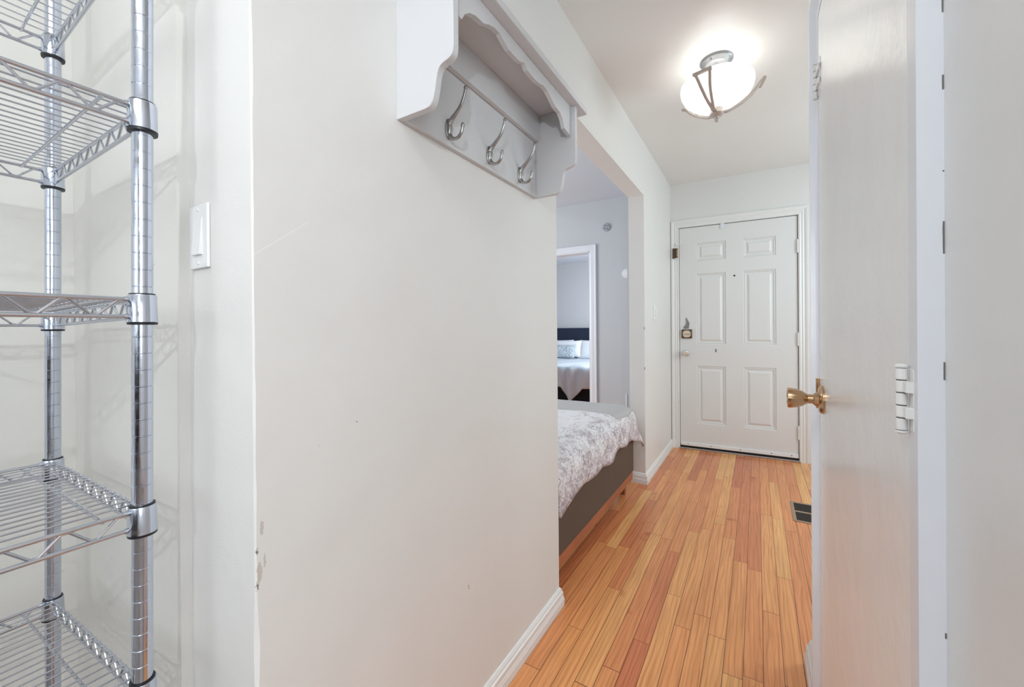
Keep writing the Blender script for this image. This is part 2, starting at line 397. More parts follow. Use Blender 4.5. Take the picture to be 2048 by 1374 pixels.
# ------------------------------------------------------------------ setting
struct(MB().box(-4.6, 2.6, -3.1, 8.0, -.05, 0).build('floor', 'floor'), 'orange-toned oak strip floor of narrow boards running down the hall')
struct(MB().box(-.05, 2.6, -3.1, 4.25, H, H+.06).box(-1.0, 0, -3.1, .40, H, H+.06).build('ceiling', 'ceiling'), 'warm white hall ceiling')
M['bounce_sheet'] = simple('taupe_bounce_sheet', srgb(128, 112, 102), .35, bs=.03, cvar=.1)
struct(MB().box(-.895, 2.5, -3.04, .25, 0, .0012).build('floor_bounce_sheet', 'bounce_sheet'), 'unseen taupe floor sheet added behind the camera to cut orange bounce')  # unseen sheet added to cut orange floor bounce and darken the chrome
# hall left wall: near block, header over the opening, far block; with the short end face that carries the switch
m = MB()
m.box(-.10, 0, YN+.02, YA, 0, H).box(-TW, 0, YA, YB, ZB, H).box(-TW, 0, YB, 4.03, 0, H)
# worn corner of the near block: slightly irregular plaster bead
random.seed(3)
nz = 60; prof = []
vs = []; fs = []
for k in range(nz+1):
    z = H*k/nz; j = (random.random()-.5)*.0016 + (-.0035*math.exp(-((z-.60)/.07)**2))
    vs += [(-.23, YN, z), (-.0025+j, YN+.0002, z), (0, YN+.003-j, z), (0, YN+.02, z), (-.23, YN+.02, z)]
for k in range(nz):
    for i in range(5): a = k*5+i; b2 = k*5+(i+1)%5; fs.append((a, b2, b2+5, a+5))
m.add(vs, fs)
struct(m.build('wall_left', 'wall', smooth=True), 'warm white left wall of the hall with the wide opening')
# alcove walls behind the rack
struct(MB().box(-.90, -.229, .316, .352, 0, H).build('wall_alcove', 'alcove'), 'cream wall behind the end of the wire rack')
struct(MB().box(-1.0, -.895, -3.1, .352, 0, H).build('wall_side', 'alcove'), 'cream side wall left of the wire rack')
# right wall: beyond the closet door, round the door, near
m = MB()
m.box(DR, DR+.1, 1.25, 1.64, 0, H).box(DR, DR+.1, .33, .54, 0, H).box(DR, DR+.1, .54, 1.25, 1.90, H)
struct(m.build('wall_right', 'nearwall'), 'glossy off-white wall right of the camera')
struct(MB().box(DR+.1, 2.5, 1.55, 1.64, 0, H).box(2.45, 2.55, 1.55, 4.3, 0, H).build('wall_entry', 'wall'), 'wall of the entry recess behind the closet')
# far wall with door opening (in skewed frame)
m = MB(); m.box(-.03, .062, 0, .12, 0, H).box(.993, 2.5, 0, .12, 0, H).box(.062, .993, 0, .12, 2.052, H)
struct(m.build('wall_far', 'wall', xf=FAR), 'warm white wall round the front door')
struct(MB().box(.0, 1.1, .12, .16, 0, 2.1).build('wall_porch', 'dark', xf=FAR))
# kitchen behind the camera (closed with a big window)
m = MB(); m.box(-1.0, -.95, -3.1, -3.05, 0, H).box(-1, 2.6, -3.1, -3.04, 0, .7).box(-1, 2.6, -3.1, -3.04, 2.2, H).box(-1, -1.0+.1, -3.1, -3.04, .7, 2.2).box(1.2, 2.6, -3.1, -3.04, .7, 2.2)
m.box(2.55, 2.6, -3.1, 1.6, 0, H)
struct(m.build('wall_back', 'wall'))
M['dark_panel'] = simple('dark_reflection_panel', srgb(58, 44, 36), .45, bs=.1, bscale=20, cvar=.2)
struct(MB().box(-.895, 2.5, -3.035, -3.005, 0, 1.02).build('wall_back_reflection_panel', 'dark_panel'), 'unseen dark panel added behind the camera for the chrome to reflect')  # added out of view as something dark for the posts to reflect
# bedroom
BY = 4.09
m = MB(); m.box(-.821+0, -.02, BY, BY+.11, 0, 2.6).box(-3.5, -1.62, BY, BY+.11, 0, 2.6).box(-1.62, -.821, BY, BY+.11, 1.937, 2.6)
struct(m.build('wall_bedroom', 'bedroom'), 'blue-grey bedroom wall seen through the opening')
struct(MB().box(-3.5, -3.4, .36, BY, 0, 2.6).box(-3.5, -.10, .352, .45, 0, 2.6).box(-.12, -.1005, .45, YA-.001, 0, 2.6).build('wall_window_side', 'bedroom'))
struct(MB().box(-3.5, -TW-.001, .40, BY+.05, 2.46, 2.52).build('ceiling_bedroom', 'bedceil'), 'pale bedroom ceiling')
struct(MB().box(-TW-.012, -TW-.0005, YB+.001, BY, 0, 2.46).build('wall_hall_back', 'bedroom'))
# second bedroom
struct(MB().box(-4.6, -.3, 7.79, 7.9, 0, 2.6).box(-4.6, -4.5, 4.2, 7.9, 0, 2.6).box(-.4, -.3, 4.25, 7.9, 0, 2.6).build('wall_second_bedroom', 'bedroom'), 'pale blue-grey wall behind the navy headboard')
struct(MB().box(-4.6, -.3, 4.14, 7.9, 2.47, 2.53).build('ceiling_second_bedroom', 'bedceil'))

# moulded strips
def strip(prof, p0, p1, out, name, mt, mb=None, xf=None, m0=0, m1=0):
    """extrude a (out, up) profile along the floor line p0->p1; out = unit vector away from wall; m0/m1 mitre slope at ends"""
    p0, p1, out = Vector(p0), Vector(p1), Vector(out); t = (p1-p0).normalized(); n = len(prof)
    vs = [p0 + out*a + Vector((0,0,b)) + t*(m0*a) for a, b in prof] + [p1 + out*a + Vector((0,0,b)) + t*(m1*a) for a, b in prof]
    fs = [tuple(range(n)), tuple(range(n, 2*n))[::-1]] + [(i, n+i, n+(i+1)%n, (i+1)%n) for i in range(n)]
    mb = mb or MB(); mb.add(vs, fs); return mb
BB = [(0,0),(.016,0),(.0165,.028),(.0145,.032),(.0145,.036),(.0125,.040),(.0125,.056),(.0085,.060),(.0085,.066),(.004,.074),(0,.076)]
mb = strip(BB, (0, YN, 0), (0, YA, 0), (1,0,0), '', '', m1=1); strip(BB, (-.10, YA, 0), (0, YA, 0), (0,1,0), '', '', mb, m1=1)
struct(mb.build('baseboard_left', 'trim'), 'white moulded baseboard along the near left wall')
mb = strip(BB, (0, YB, 0), (0, 4.005, 0), (1,0,0), '', '', m0=-1); strip(BB, (-TW, YB, 0), (0, YB, 0), (0,-1,0), '', '', mb, m1=1)
struct(mb.build('baseboard_far', 'trim'), 'white moulded baseboard beyond the opening, wrapping the wall end')
BBR = [(a*1.35, b*1.15) for a, b in BB]
struct(strip(BBR, (DR, 1.325, 0), (DR, 1.64, 0), (-1,0,0), '', '').build('baseboard_right', 'trim'), 'end of white baseboard peeking out past the closet casing')

def cracked_trim():
    m, nt, b = mat('thick_white_trim_with_cracked_caulk'); co = coord(nt)
    b.inputs['Roughness'].default_value = .3
    sp = N(nt, 'ShaderNodeSeparateXYZ'); nt.links.new(co, sp.inputs[0])
    cz = N(nt, 'ShaderNodeCombineXYZ'); nt.links.new(sp.outputs[2], cz.inputs[2])
    n = N(nt, 'ShaderNodeTexNoise', i_Scale=22.0, i_Detail=4.0); nt.links.new(cz.outputs[0], n.inputs[0])
    lo = math_(nt, 'GREATER_THAN', n.outputs[0], .56)
    wid = math_(nt, 'SUBTRACT', DR+.0, math_(nt, 'MULTIPLY', n.outputs[0], .0022))
    edge = math_(nt, 'MULTIPLY', math_(nt, 'GREATER_THAN', sp.outputs[0], wid), math_(nt, 'LESS_THAN', sp.outputs[1], .545))
    mx = N(nt, 'ShaderNodeMix', data_type='RGBA'); nt.links.new(math_(nt, 'MULTIPLY', edge, lo), mx.inputs[0])
    mx.inputs[6].default_value = srgb(232, 234, 240); mx.inputs[7].default_value = srgb(112, 110, 108)
    nt.links.new(mx.outputs[2], b.inputs['Base Color'])
    n2 = N(nt, 'ShaderNodeTexNoise', i_Scale=30.0, i_Detail=2.0); nt.links.new(co, n2.inputs[0]); bump(nt, b, n2.outputs[0], .08)
    return m
M['cracked'] = cracked_trim()
# casings: profile across width w (0 = inner edge), thickness
def casing(mb, x0, x1, ztop, wdt, y, s=-1, th=(.010,.012,.009,.013,.010,.015,.018,.018), xf=None):
    """fluted casing on plane y (facing s*Y): jambs left at x0 (inner edge), right at x1, head at ztop, mitred"""
    k = len(th); us = [wdt*i/(k-1) for i in range(k)]
    def leg(fn0, fn1):
        vs = []; 
        for u, t in zip(us, th): vs.append(fn0(u, t))
        for u, t in zip(us, th): vs.append(fn1(u, t))
        for u in (us[0], us[-1]): vs.append(fn0(u, 0))
        for u in (us[0], us[-1]): vs.append(fn1(u, 0))
        fs = [(i, i+1, k+i+1, k+i) for i in range(k-1)]
        fs += [(2*k, 0, k, 2*k+2), (k-1, 2*k+1, 2*k+3, 2*k-1), (2*k+1, 2*k, 2*k+2, 2*k+3)]
        fs += [tuple(range(k))+(2*k+1, 2*k), tuple(range(k, 2*k))+(2*k+3, 2*k+2)]
        mb.add(vs, fs)
    if x0 is not None: leg(lambda u, t: (x0-u, y+s*t, 0), lambda u, t: (x0-u, y+s*t, ztop+u))
    if x1 is not None: leg(lambda u, t: (x1+u, y+s*t, 0), lambda u, t: (x1+u, y+s*t, ztop+u))
    leg(lambda u, t: ((x0-u) if x0 is not None else -9, y+s*t, ztop+u), lambda u, t: (x1+u, y+s*t, ztop+u))
    return mb

# front door casing
mb = casing(MB(), .070, .986, 2.046, .066, 0)
mb.box(.058, .072, 0, .1, 0, 2.055).box(.984, .998, 0, .1, 0, 2.055).box(.058, .998, 0, .1, 2.045, 2.06)
struct(mb.build('trim_1', 'trim', xf=FAR), 'fluted white casing round the front door')
# bedroom doorway casing
mb = casing(MB(), -1.62, -.821, 1.937, .068, BY, th=(.008,.012,.013,.013,.013,.013,.018,.018))
mb.box(-.835, -.819, BY-.002, BY+.115, 0, 1.945).box(-1.622, -.819, BY-.002, BY+.115, 1.931, 1.945)
struct(mb.build('trim_2', 'coolwhite'), 'white casing of the doorway in the blue-grey bedroom wall')
# closet casing (on the right wall): build in a frame where local x = Y, local y = -X
RW = Matrix(((0, 1, 0, 0), (1, 0, 0, 0), (0, 0, 1, 0), (0, 0, 0, 1)))     # (x,y,z)->(y,x,z)
mb = MB()
def ccas(u, t): pass
k_th = (.018,.020,.017,.022,.018,.024,.030,.030)
casing(mb, .559, 1.25, 1.885, .070, DR, -1, k_th)
# near jamb board is only a narrow strip: replace by trimming below
mb2 = MB()
keep = []
for f in mb.f:
    pts = [mb.v[i] for i in f]
    keep.append(f)
mb2.v = mb.v; mb2.f = keep
for v in mb2.v:
    if v.x < .559: v.x = .559 - (.559-v.x)*.36
for v in mb2.v:
    if v.x < .56 and v.y < DR-.001: v.y = DR-.019
struct(mb2.build('trim_3', 'cracked', xf=RW), 'thick painted casing round the closet door')

# ------------------------------------------------------------------ front door
def panel_door(mb, x0, x1, z0, z1, panels, y=0, d=.045):
    xs = sorted({x0, x1, *[p[0] for p in panels], *[p[1] for p in panels]}); zs = sorted({z0, z1, *[p[2] for p in panels], *[p[3] for p in panels]})
    for i in range(len(xs)-1):
        for j in range(len(zs)-1):
            a, b, c, e = xs[i], xs[i+1], zs[j], zs[j+1]
            if any(p[0] <= a+1e-6 and p[1] >= b-1e-6 and p[2] <= c+1e-6 and p[3] >= e-1e-6 for p in panels): continue
            mb.add([(a,y,c),(b,y,c),(b,y,e),(a,y,e)], [(0,1,2,3)])
    for (a, b, c, e) in panels:
        rings = [(0,0),(.006,.007),(.012,.004),(.018,.010),(.030,.0105),(.046,.002),(.046,.002)]
        vs = []; fs = []
        for ins, dep in rings:
            vs += [(a+ins,y+dep,c+ins),(b-ins,y+dep,c+ins),(b-ins,y+dep,e-ins),(a+ins,y+dep,e-ins)]
        for r in range(len(rings)-1):
            for k in range(4): fs.append((r*4+k, r*4+(k+1)%4, (r+1)*4+(k+1)%4, (r+1)*4+k))
        fs.append(tuple(len(vs)-4+k for k in range(4))); mb.add(vs, fs)
    mb.add([(x0,y,z0),(x1,y,z0),(x1,y,z1),(x0,y,z1),(x0,y+d,z0),(x1,y+d,z0),(x1,y+d,z1),(x0,y+d,z1)], [(4,7,6,5),(0,4,5,1),(1,5,6,2),(2,6,7,3),(3,7,4,0)])
    return mb
cs = 1/math.cos(math.atan(.0603))
pans = [(.217,.458,1.728,1.892),(.587,.830,1.728,1.892),(.217,.455,.966,1.612),(.590,.830,.966,1.612),(.218,.452,.243,.770),(.591,.828,.243,.770)]
door = panel_door(MB(), .0755, .980, .030, 2.040, pans, y=.004).build('door_1', 'door', xf=FAR, origin=FAR @ Vector((.53, 0, 0)))
struct(door, 'white six-panel front door at the end of the hall')
mb = MB().lathe([(.030,0),(.030,.006),(.018,.009),(.0125,.02),(.0125,.03),(.024,.036),(.029,.046),(.029,.058),(.024,.066),(.016,.068),(.0,.068)], (.132, .004, .886), 'Y', 32, -1)
o = mb.build('door_knob', 'chromeknob', door, smooth=True, xf=FAR); o['label'] = 'round polished chrome knob'
MB().lathe([(.016,0),(.012,.002),(.0,.0022)], (.132, -.0642, .886), 'Y', 24, -1).build('keyway', 'creamlock', o, smooth=True, xf=FAR)
mb = MB().box(.092, .178, -.012, .004, 1.022, 1.103); o = mb.build('deadbolt', 'bronze', door, bevel=.002, xf=FAR); o['label'] = 'dark square deadbolt plate with oval cream face'
mb = MB().prism([(.135+.034*math.copysign(abs(math.cos(a))**.75, math.cos(a)), 1.0625+.032*math.copysign(abs(math.sin(a))**.75, math.sin(a))) for a in [i*2*PI/32 for i in range(32)]], lambda u, v, w_: (u, w_, v), -.012, -.020)
mb.build('lock_face', 'creamlock', o, bevel=.002, xf=FAR)
MB().box(.106, .162, -.0235, -.020, 1.056, 1.063).build('thumb_turn', 'aluminium', o, bevel=.001, xf=FAR)
fin = [(.108,1.112),(.150,1.112),(.158,1.160),(.143,1.190),(.134,1.212),(.128,1.205),(.131,1.165),(.122,1.140),(.108,1.128)]
o = MB().prism(fin, lambda u, v, w_: (u, w_, v), .004, -.001).build('scratch_plate', 'greymetal', door, xf=FAR); o['label'] = 'bare grey fin-shaped metal patch above the deadbolt'
o = MB().lathe([(.0075,0),(.0075,.003),(.004,.004),(0,.004)], (.523, .004, 1.575), 'Y', 16, -1).build('peephole', 'bronze', door, smooth=True, xf=FAR)
o = MB().box(.371,.377,.001,.0035,.900,.925).build('screw_hole', 'dark', door, xf=FAR); o['label'] = 'small dark screw hole'
def hinge(z0, z1, x, mt, parent, w_=.016, n=5):
    m_ = MB(); h = (z1-z0)/n
    for k in range(n): m_.tube([(x, -.006, z0+k*h+.0012), (x, -.006, z0+(k+1)*h-.0012)], .0062, 12)
    m_.tube([(x, -.006, z0-.004), (x, -.006, z1+.004)], .0045, 10)
    m_.box(x-w_, x-.002, .001, .0045, z0, z1)
    return m_.build('hinge', mt, parent, smooth=True, xf=FAR)
for z0, z1 in ((1.735,1.84),(.965,1.07),(.188,.298)): hinge(z0, z1, .980, 'trim', door)
# sweep at the bottom
mb = MB().box(.078, .978, -.006, .004, .032, .062); o = mb.build('door_sweep', 'plastic', door, bevel=.002, xf=FAR)
MB().box(.078, .978, -.004, .004, .020, .032).build('rubber_lip', 'dark', o, xf=FAR)
m_ = MB()
for x in (.14, .33, .56, .79, .93): m_.lathe([(.004,0),(.003,.002),(0,.002)], (x, -.006, .049), 'Y', 10, -1)
m_.build('screw', 'bronze', o, smooth=True, xf=FAR, each=True)
o = MB().box(.06, .995, -.012, .11, 0, .014).build('trim_4', 'aluminium', bevel=.003, xf=FAR); struct(o, 'worn metal threshold under the front door')
# door guard on casing
t = thing('door_guard', 'small bronze swing guard screwed to the left casing of the front door', 'door guard', FAR @ Vector((.042, -.016, 1.81)))
MB().box(.020, .040, -.026, -.0155, 1.764, 1.858).build('guard_plate', 'bronze', t, bevel=.001, xf=FAR)
MB().tube([(.040,-.030,1.775),(.066,-.034,1.775)], .004, 10).tube([(.040,-.030,1.848),(.066,-.034,1.848)], .004, 10).tube([(.050,-.032,1.768),(.050,-.032,1.855)], .0065, 12).build('guard_loop', 'bronze', t, smooth=True, xf=FAR)
MB().tube([(.066,-.034,1.767),(.066,-.034,1.857)], .004, 10).build('guard_bar', 'brass', t, smooth=True, xf=FAR)
t = thing('hook_latch', 'tiny white hook latch above the bronze guard at the front door', 'latch', FAR @ Vector((.07, -.016, 1.893)))
MB().box(.050, .064, -.026, -.0145, 1.880, 1.902).build('latch_base', 'plastic', t, bevel=.001, xf=FAR)
MB().tube([(.060,-.026,1.893),(.085,-.028,1.893),(.112,-.022,1.891)], .0035, 8).build('latch_arm', 'plastic', t, smooth=True, xf=FAR)
o = MB().box(.415, .448, -.0195, -.0175, 2.000, 2.056).build('door_contact', 'coolwhite', bevel=.001, xf=FAR @ Matrix.Translation((0, .0175, 0)))
tag(o, 'small white contact strip taped at the top edge of the front door', 'sensor')

# ------------------------------------------------------------------ closet door on the right
slab = MB().box(.562, 1.246, .820, .856, .012, 1.880).build('door_2', 'slab', bevel=.002, xf=RW, origin=(.838, .9, 0)); struct(slab, 'flat glossy white closet door in the right wall')
kx, ky, kz = .820, 1.190, .947
o = MB().lathe([(.0,0),(.033,0),(.033,.004),(.029,.008),(.018,.010),(.015,.016),(.011,.020),(.011,.030)], (kx, ky, kz), 'X', 36, -1).build('knob_rose', 'brass', slab, smooth=True)
o = MB().lathe([(.011,.030),(.0125,.033),(.018,.040),(.0225,.052),(.0245,.066),(.0235,.070),(.017,.0705),(.016,.067),(.006,.066),(.0,.066)], (kx, ky, kz), 'X', 36, -1).build('door_knob', 'brass', slab, smooth=True); o['label'] = 'satin brass tulip door knob'
o = MB().box(.812, .856, 1.2465, 1.2525, kz-.03, kz+.045).build('strike_plate', 'brass', slab, bevel=.001)
def painted_hinge(yc, z0, z1, xk, leafs, r=.0065, n=5):
    m_ = MB(); h = (z1-z0)/n
    for k in range(n):
        g = .0006
        m_.tube([(xk, yc, z0+k*h+g), (xk, yc, z0+(k+1)*h-g)], r, 16)
    hg = m_.build('hinge', 'trim', slab, smooth=True, bevel=.0006); 
    MB().tube([(xk, yc, z0+.0005), (xk, yc, z1-.0005)], r*.86, 12).build('hinge_pin', 'seam_shade', hg, smooth=True)
    m_ = MB().lathe([(r*1.12,0),(r*1.15,.002),(r*.7,.0035),(0,.004)], (xk, yc, z1), 'Z', 16, 1).lathe([(r*1.12,0),(r*1.1,.002),(r*.7,.0035),(0,.004)], (xk, yc, z0), 'Z', 16, -1)
    m_.build('hinge_tip', 'trim', hg, smooth=True)
    m_ = MB()
    for (a, b) in leafs: m_.box(.8185, .8215, a, b, z0+.001, z1-.001)
    for k in range(n):
        if k % 2: m_.box(xk, .8205, (leafs[0][0] if leafs[0][1] <= yc else yc), (yc if leafs[0][1] <= yc else leafs[0][1]), z0+k*h+.001, z0+(k+1)*h-.001)
    m_.build('hinge_leaf', 'trim', hg, bevel=.0006)
    return hg
painted_hinge(.5580, 1.013, 1.077, .8130, [(.5440, .5565)], r=.0047)
painted_hinge(1.2450, 1.684, 1.766, .8140, [(1.205, 1.243)], r=.0052)

# ------------------------------------------------------------------ coat rack with hooks
YR0, YR1 = .640, 1.300
cr = thing('coat_hook_shelf', 'white wooden wall shelf with scalloped apron and three coat hooks, left wall', 'coat rack', (0, .98, 1.59))
def bez(pts, n=8):
    out = []
    for i in range(len(pts)-1):
        p0 = pts[max(i-1,0)]; p1 = pts[i]; p2 = pts[i+1]; p3 = pts[min(i+2,len(pts)-1)]
        for k in range(n):
            t_ = k/n
            out.append(tuple(.5*((2*p1[j])+(-p0[j]+p2[j])*t_+(2*p0[j]-5*p1[j]+4*p2[j]-p3[j])*t_*t_+(-p0[j]+3*p1[j]-3*p2[j]+p3[j])*t_**3) for j in range(2)))
    out.append(pts[-1]); return out
side = [(0,1.591)] + bez([(.085,1.5905),(.098,1.593),(.108,1.604),(.114,1.625),(.1195,1.652),(.125,1.665),(.135,1.6715),(.152,1.676),(.1615,1.684),(.1645,1.700)]) + [(.1645,1.876),(0,1.876)]
for y0, y1 in ((YR0, YR0+.017), (YR1-.017, YR1)):
    MB().prism(side, lambda u, v, w_: (u, w_, v), y0, y1).build('side_panel', 'lacquer', cr, bevel=.0012)
MB().box(.0, .179, YR0-.028, YR1+.062, 1.876, 1.896).build('top_shelf', 'lacquer', cr, bevel=.0025)
MB().box(.0, .030, YR0+.017, YR1-.017, 1.786, 1.876).build('back_rail', 'lacquer', cr, bevel=.0015)
MB().box(.0, .014, YR0+.0175, YR1-.0205, 1.591, 1.7845).build('hook_board', 'lacquer', cr, bevel=.001)
yc = (YR0+YR1)/2
ap = [(YR0+.0171, 1.786)] + [(0.68, 1.786), (0.688, 1.786), (0.693, 1.795), (0.698, 1.804), (0.715, 1.818), (0.737, 1.827), (0.753, 1.829), (0.769, 1.83), (0.778, 1.834), (0.79, 1.841), (0.814, 1.849), (0.839, 1.851), (0.86, 1.842), (0.882, 1.835), (0.918, 1.835), (0.939, 1.837), (0.962, 1.847), (0.962, 1.848), (0.98, 1.836), (1.004, 1.834), (1.033, 1.833), (1.054, 1.837), (1.077, 1.844), (1.105, 1.842), (1.134, 1.83), (1.164, 1.819), (1.195, 1.818), (1.216, 1.805), (1.23, 1.781), (1.264, 1.777)] + [(YR1-.0171, 1.776)]
ap = ap + [(YR1-.0171, 1.8755), (YR0+.0171, 1.8755)]
MB().prism(ap, lambda u, v, w_: (w_, u, v), .136, .149).build('apron', 'lacquer', cr, bevel=.0015)
def coat_hook(y):
    hk = None
    pl = [(y+.0125*math.cos(a), 1.632+.027*math.sin(a)) for a in [i*2*PI/24 for i in range(24)]]
    hk = MB().prism(pl, lambda u, v, w_: (w_, u, v), .014, .0185).build('coat_hook', 'nickel', cr, smooth=True, bevel=.0012)
    top = bez([(.016,1.640),(.026,1.654),(.040,1.666),(.056,1.682),(.066,1.700),(.071,1.716),(.0715,1.721)], 6)
    m_ = MB().tube([(x, y, z) for x, z in top], [.0078 - .0036*min(1, i/16) + (.0012 if i > len(top)-6 else 0) for i in range(len(top))], 12)
    low = bez([(.016,1.622),(.022,1.611),(.033,1.6035),(.046,1.604),(.056,1.612),(.0605,1.624),(.0615,1.632)], 6)
    m_.tube([(x, y, z) for x, z in low], [.0068 - .0026*min(1, i/14) + (.0010 if i > len(low)-6 else 0) for i in range(len(low))], 12)
    m_.lathe([(0,-.0052),(.0037,-.0037),(.0053,0),(.0037,.0037),(0,.0052)], (.0715, y, 1.7215), 'Z', 12); m_.lathe([(0,-.0045),(.0032,-.0032),(.0045,0),(.0032,.0032),(0,.0045)], (.0615, y, 1.633), 'Z', 12)
    m_.tube([(.0165,y,1.645),(.019,y,1.632),(.0165,y,1.618)], [.007,.0095,.007], 10)
    m_.build('prong', 'nickel', hk, smooth=True)
    m_ = MB()
    for z in (1.651, 1.613): m_.lathe([(.0028,0),(.002,.0012),(0,.0014)], (.0185, y, z), 'X', 10)
    m_.build('screw', 'nickel', hk, smooth=True, each=True)
for y in (.800, .983, 1.163): coat_hook(y)

# ------------------------------------------------------------------ ceiling light
fx, fy = .522, 2.26
cl = thing('ceiling_light', 'semi-flush ceiling light with frosted glass bowl and three looped metal arms', 'ceiling light', (fx, fy, H))
o = MB().lathe([(.076,0),(.076,-.006),(.070,-.014),(.062,-.017),(.058,-.024),(.050,-.028),(.0,-.029)], (fx, fy, H), 'Z', 48).build('canopy', 'canopy', cl, smooth=True)
MB().lathe([(.003,0),(.003,.002),(0,.003)], (fx-.02, fy-.062, H-.0195), 'Z', 10, -1).build('canopy_screw', 'bronze', o)
MB().lathe([(.009,0),(.009,-.24)], (fx, fy, H-.028), 'Z', 16).build('stem', 'canopy', cl, smooth=True)
m_ = MB().lathe([(.153,2.338),(.160,2.342),(.1655,2.337),(.167,2.322),(.163,2.300),(.150,2.274),(.128,2.250),(.098,2.230),(.062,2.216),(.020,2.209),
                 (.020,2.213),(.062,2.220),(.096,2.234),(.125,2.254),(.146,2.277),(.158,2.301),(.162,2.322),(.160,2.335),(.153,2.338)], (fx, fy, 0), 'Z', 64)
m_.f = [f for f in m_.f if len(f) == 4]
m_.build('glass_bowl', 'bowl', cl, smooth=True)
def strap(mb, pts, wdt, th, side_):
    """flat bar along pts (list Vector), width along side_ vector, thickness outward"""
    n = len(pts); vs = []; fs = []
    for i, p in enumerate(pts):
        t_ = (pts[min(i+1,n-1)]-pts[max(i-1,0)]).normalized(); nn = t_.cross(side_[i] if isinstance(side_, list) else side_).normalized(); sd = nn.cross(t_)
        for a, b in ((-1,-1),(1,-1),(1,1),(-1,1)): vs.append(p + sd*a*wdt/2 + nn*b*th/2)
    for i in range(n-1):
        for k in range(4): fs.append((i*4+k, i*4+(k+1)%4, (i+1)*4+(k+1)%4, (i+1)*4+k))
    fs += [(3,2,1,0), tuple((n-1)*4+k for k in range(4))]; mb.add(vs, fs)
for ang in (-103, 14, 137):
    a = math.radians(ang); rd = Vector((math.cos(a), math.sin(a), 0)); tg = Vector((-math.sin(a), math.cos(a), 0))
    prof = bez([(.030,2.193),(.055,2.196),(.085,2.210),(.115,2.228),(.143,2.250),(.163,2.270),(.178,2.290),(.192,2.306),(.200,2.309)], 4)
    m_ = MB(); c0 = Vector((fx, fy, 0)); n = len(prof)
    for s in (-1, 1):
        pts = []
        for i, (r_, z_) in enumerate(prof):
            fr = i/(n-1); spread = .004 + max(0, (fr-.15)/.85)*.032
            pts.append(c0 + rd*r_ + tg*s*spread + Vector((0,0,z_)))
        strap(m_, pts, .0125, .009, tg)
    r_, z_ = prof[-1]
    strap(m_, [c0 + rd*r_ - tg*.042 + Vector((0,0,z_)), c0 + rd*r_ + tg*.042 + Vector((0,0,z_))], .014, .012, rd)
    m_.build('arm', 'fixture', cl, bevel=.001)
MB().lathe([(.0,2.212),(.030,2.212),(.030,2.190),(.033,2.186),(.024,2.176),(.010,2.172),(.0075,2.168),(.011,2.162),(.0115,2.156),(.008,2.149),(0,2.146)], (fx, fy, 0), 'Z', 32).build('finial', 'fixture', cl, smooth=True)

# ------------------------------------------------------------------ small wall things
def rocker_switch():
    t = thing('light_switch', 'white rocker light switch plate on the narrow wall end beside the wire rack', 'light switch', (-.175, YN, 1.29))
    x0, x1, z0, z1 = -.211, -.141, 1.2335, 1.348
    pl = MB().box(x0, x1, YN-.0055, YN, z0, z1).build('switch_plate', 'plastic', t, bevel=.002)
    xm = (x0+x1)/2; zm = (z0+z1)/2
    MB().prism([(YN-.004, zm-.0335), (YN-.0105, zm-.0335), (YN-.0065, zm+.0335), (YN-.004, zm+.0335)], lambda u, v, w_: (w_, u, v), xm-.0165, xm+.0165).build('rocker', 'plastic', t, bevel=.001)
    m_ = MB()
    for z in (zm-.048, zm+.048): m_.lathe([(.0035,0),(.003,.0012),(0,.0016)], (xm, YN-.0055, z), 'Y', 12, -1)
    m_.build('screw', 'plastic', pl, smooth=True, each=True)
rocker_switch()
t = thing('light_switch', 'small white rocker switch on the wall just before the front door', 'light switch', (0, 3.28, 1.24))
MB().box(0, .006, 3.245, 3.315, 1.182, 1.296).build('switch_plate', 'plastic', t, bevel=.002)
MB().prism([(.006,1.205),(.013,1.208),(.016,1.25),(.012,1.27),(.006,1.273)], lambda u, v, w_: (u, w_, v), 3.263, 3.297).build('rocker', 'plastic', t, bevel=.001)
t = thing('smoke_detector', 'round grey speaker-like disc high on the blue-grey bedroom wall', 'smoke detector', (-.64, BY, 2.167))
MB().lathe([(.042,0),(.042,.010),(.036,.016),(.0,.017)], (-.64, BY, 2.167), 'Y', 32, -1).build('housing', simple('grey_detector', srgb(170, 173, 180), .5), t, smooth=True)
m_ = MB()
for k in range(4):
    a = k*PI/2+.5; m_.lathe([(.009,0),(.006,.003),(0,.003)], (-.64+.02*math.cos(a), BY-.0165, 2.167+.02*math.sin(a)), 'Y', 12, -1)
m_.build('grille', 'greymetal', t, smooth=True)
t = thing('thermostat', 'round white wall dial partly hidden by the opening edge', 'thermostat', (-.43, BY, 1.672))
MB().lathe([(.05,0),(.05,.012),(.044,.020),(0,.021)], (-.432, BY, 1.672), 'Y', 32, -1).build('housing', 'coolwhite', t, smooth=True)
MB().lathe([(.03,0),(.026,.006),(0,.006)], (-.432, BY-.020, 1.672), 'Y', 24, -1).build('dial', 'plastic', t, smooth=True)
o = MB().box(-.449, -.435, BY-.014, BY, .12, .455).build('wall_strip', 'coolwhite', bevel=.002); tag(o, 'narrow vertical white strip low on the bedroom wall by the opening', 'cable cover')  # plain narrow white strip on the wall

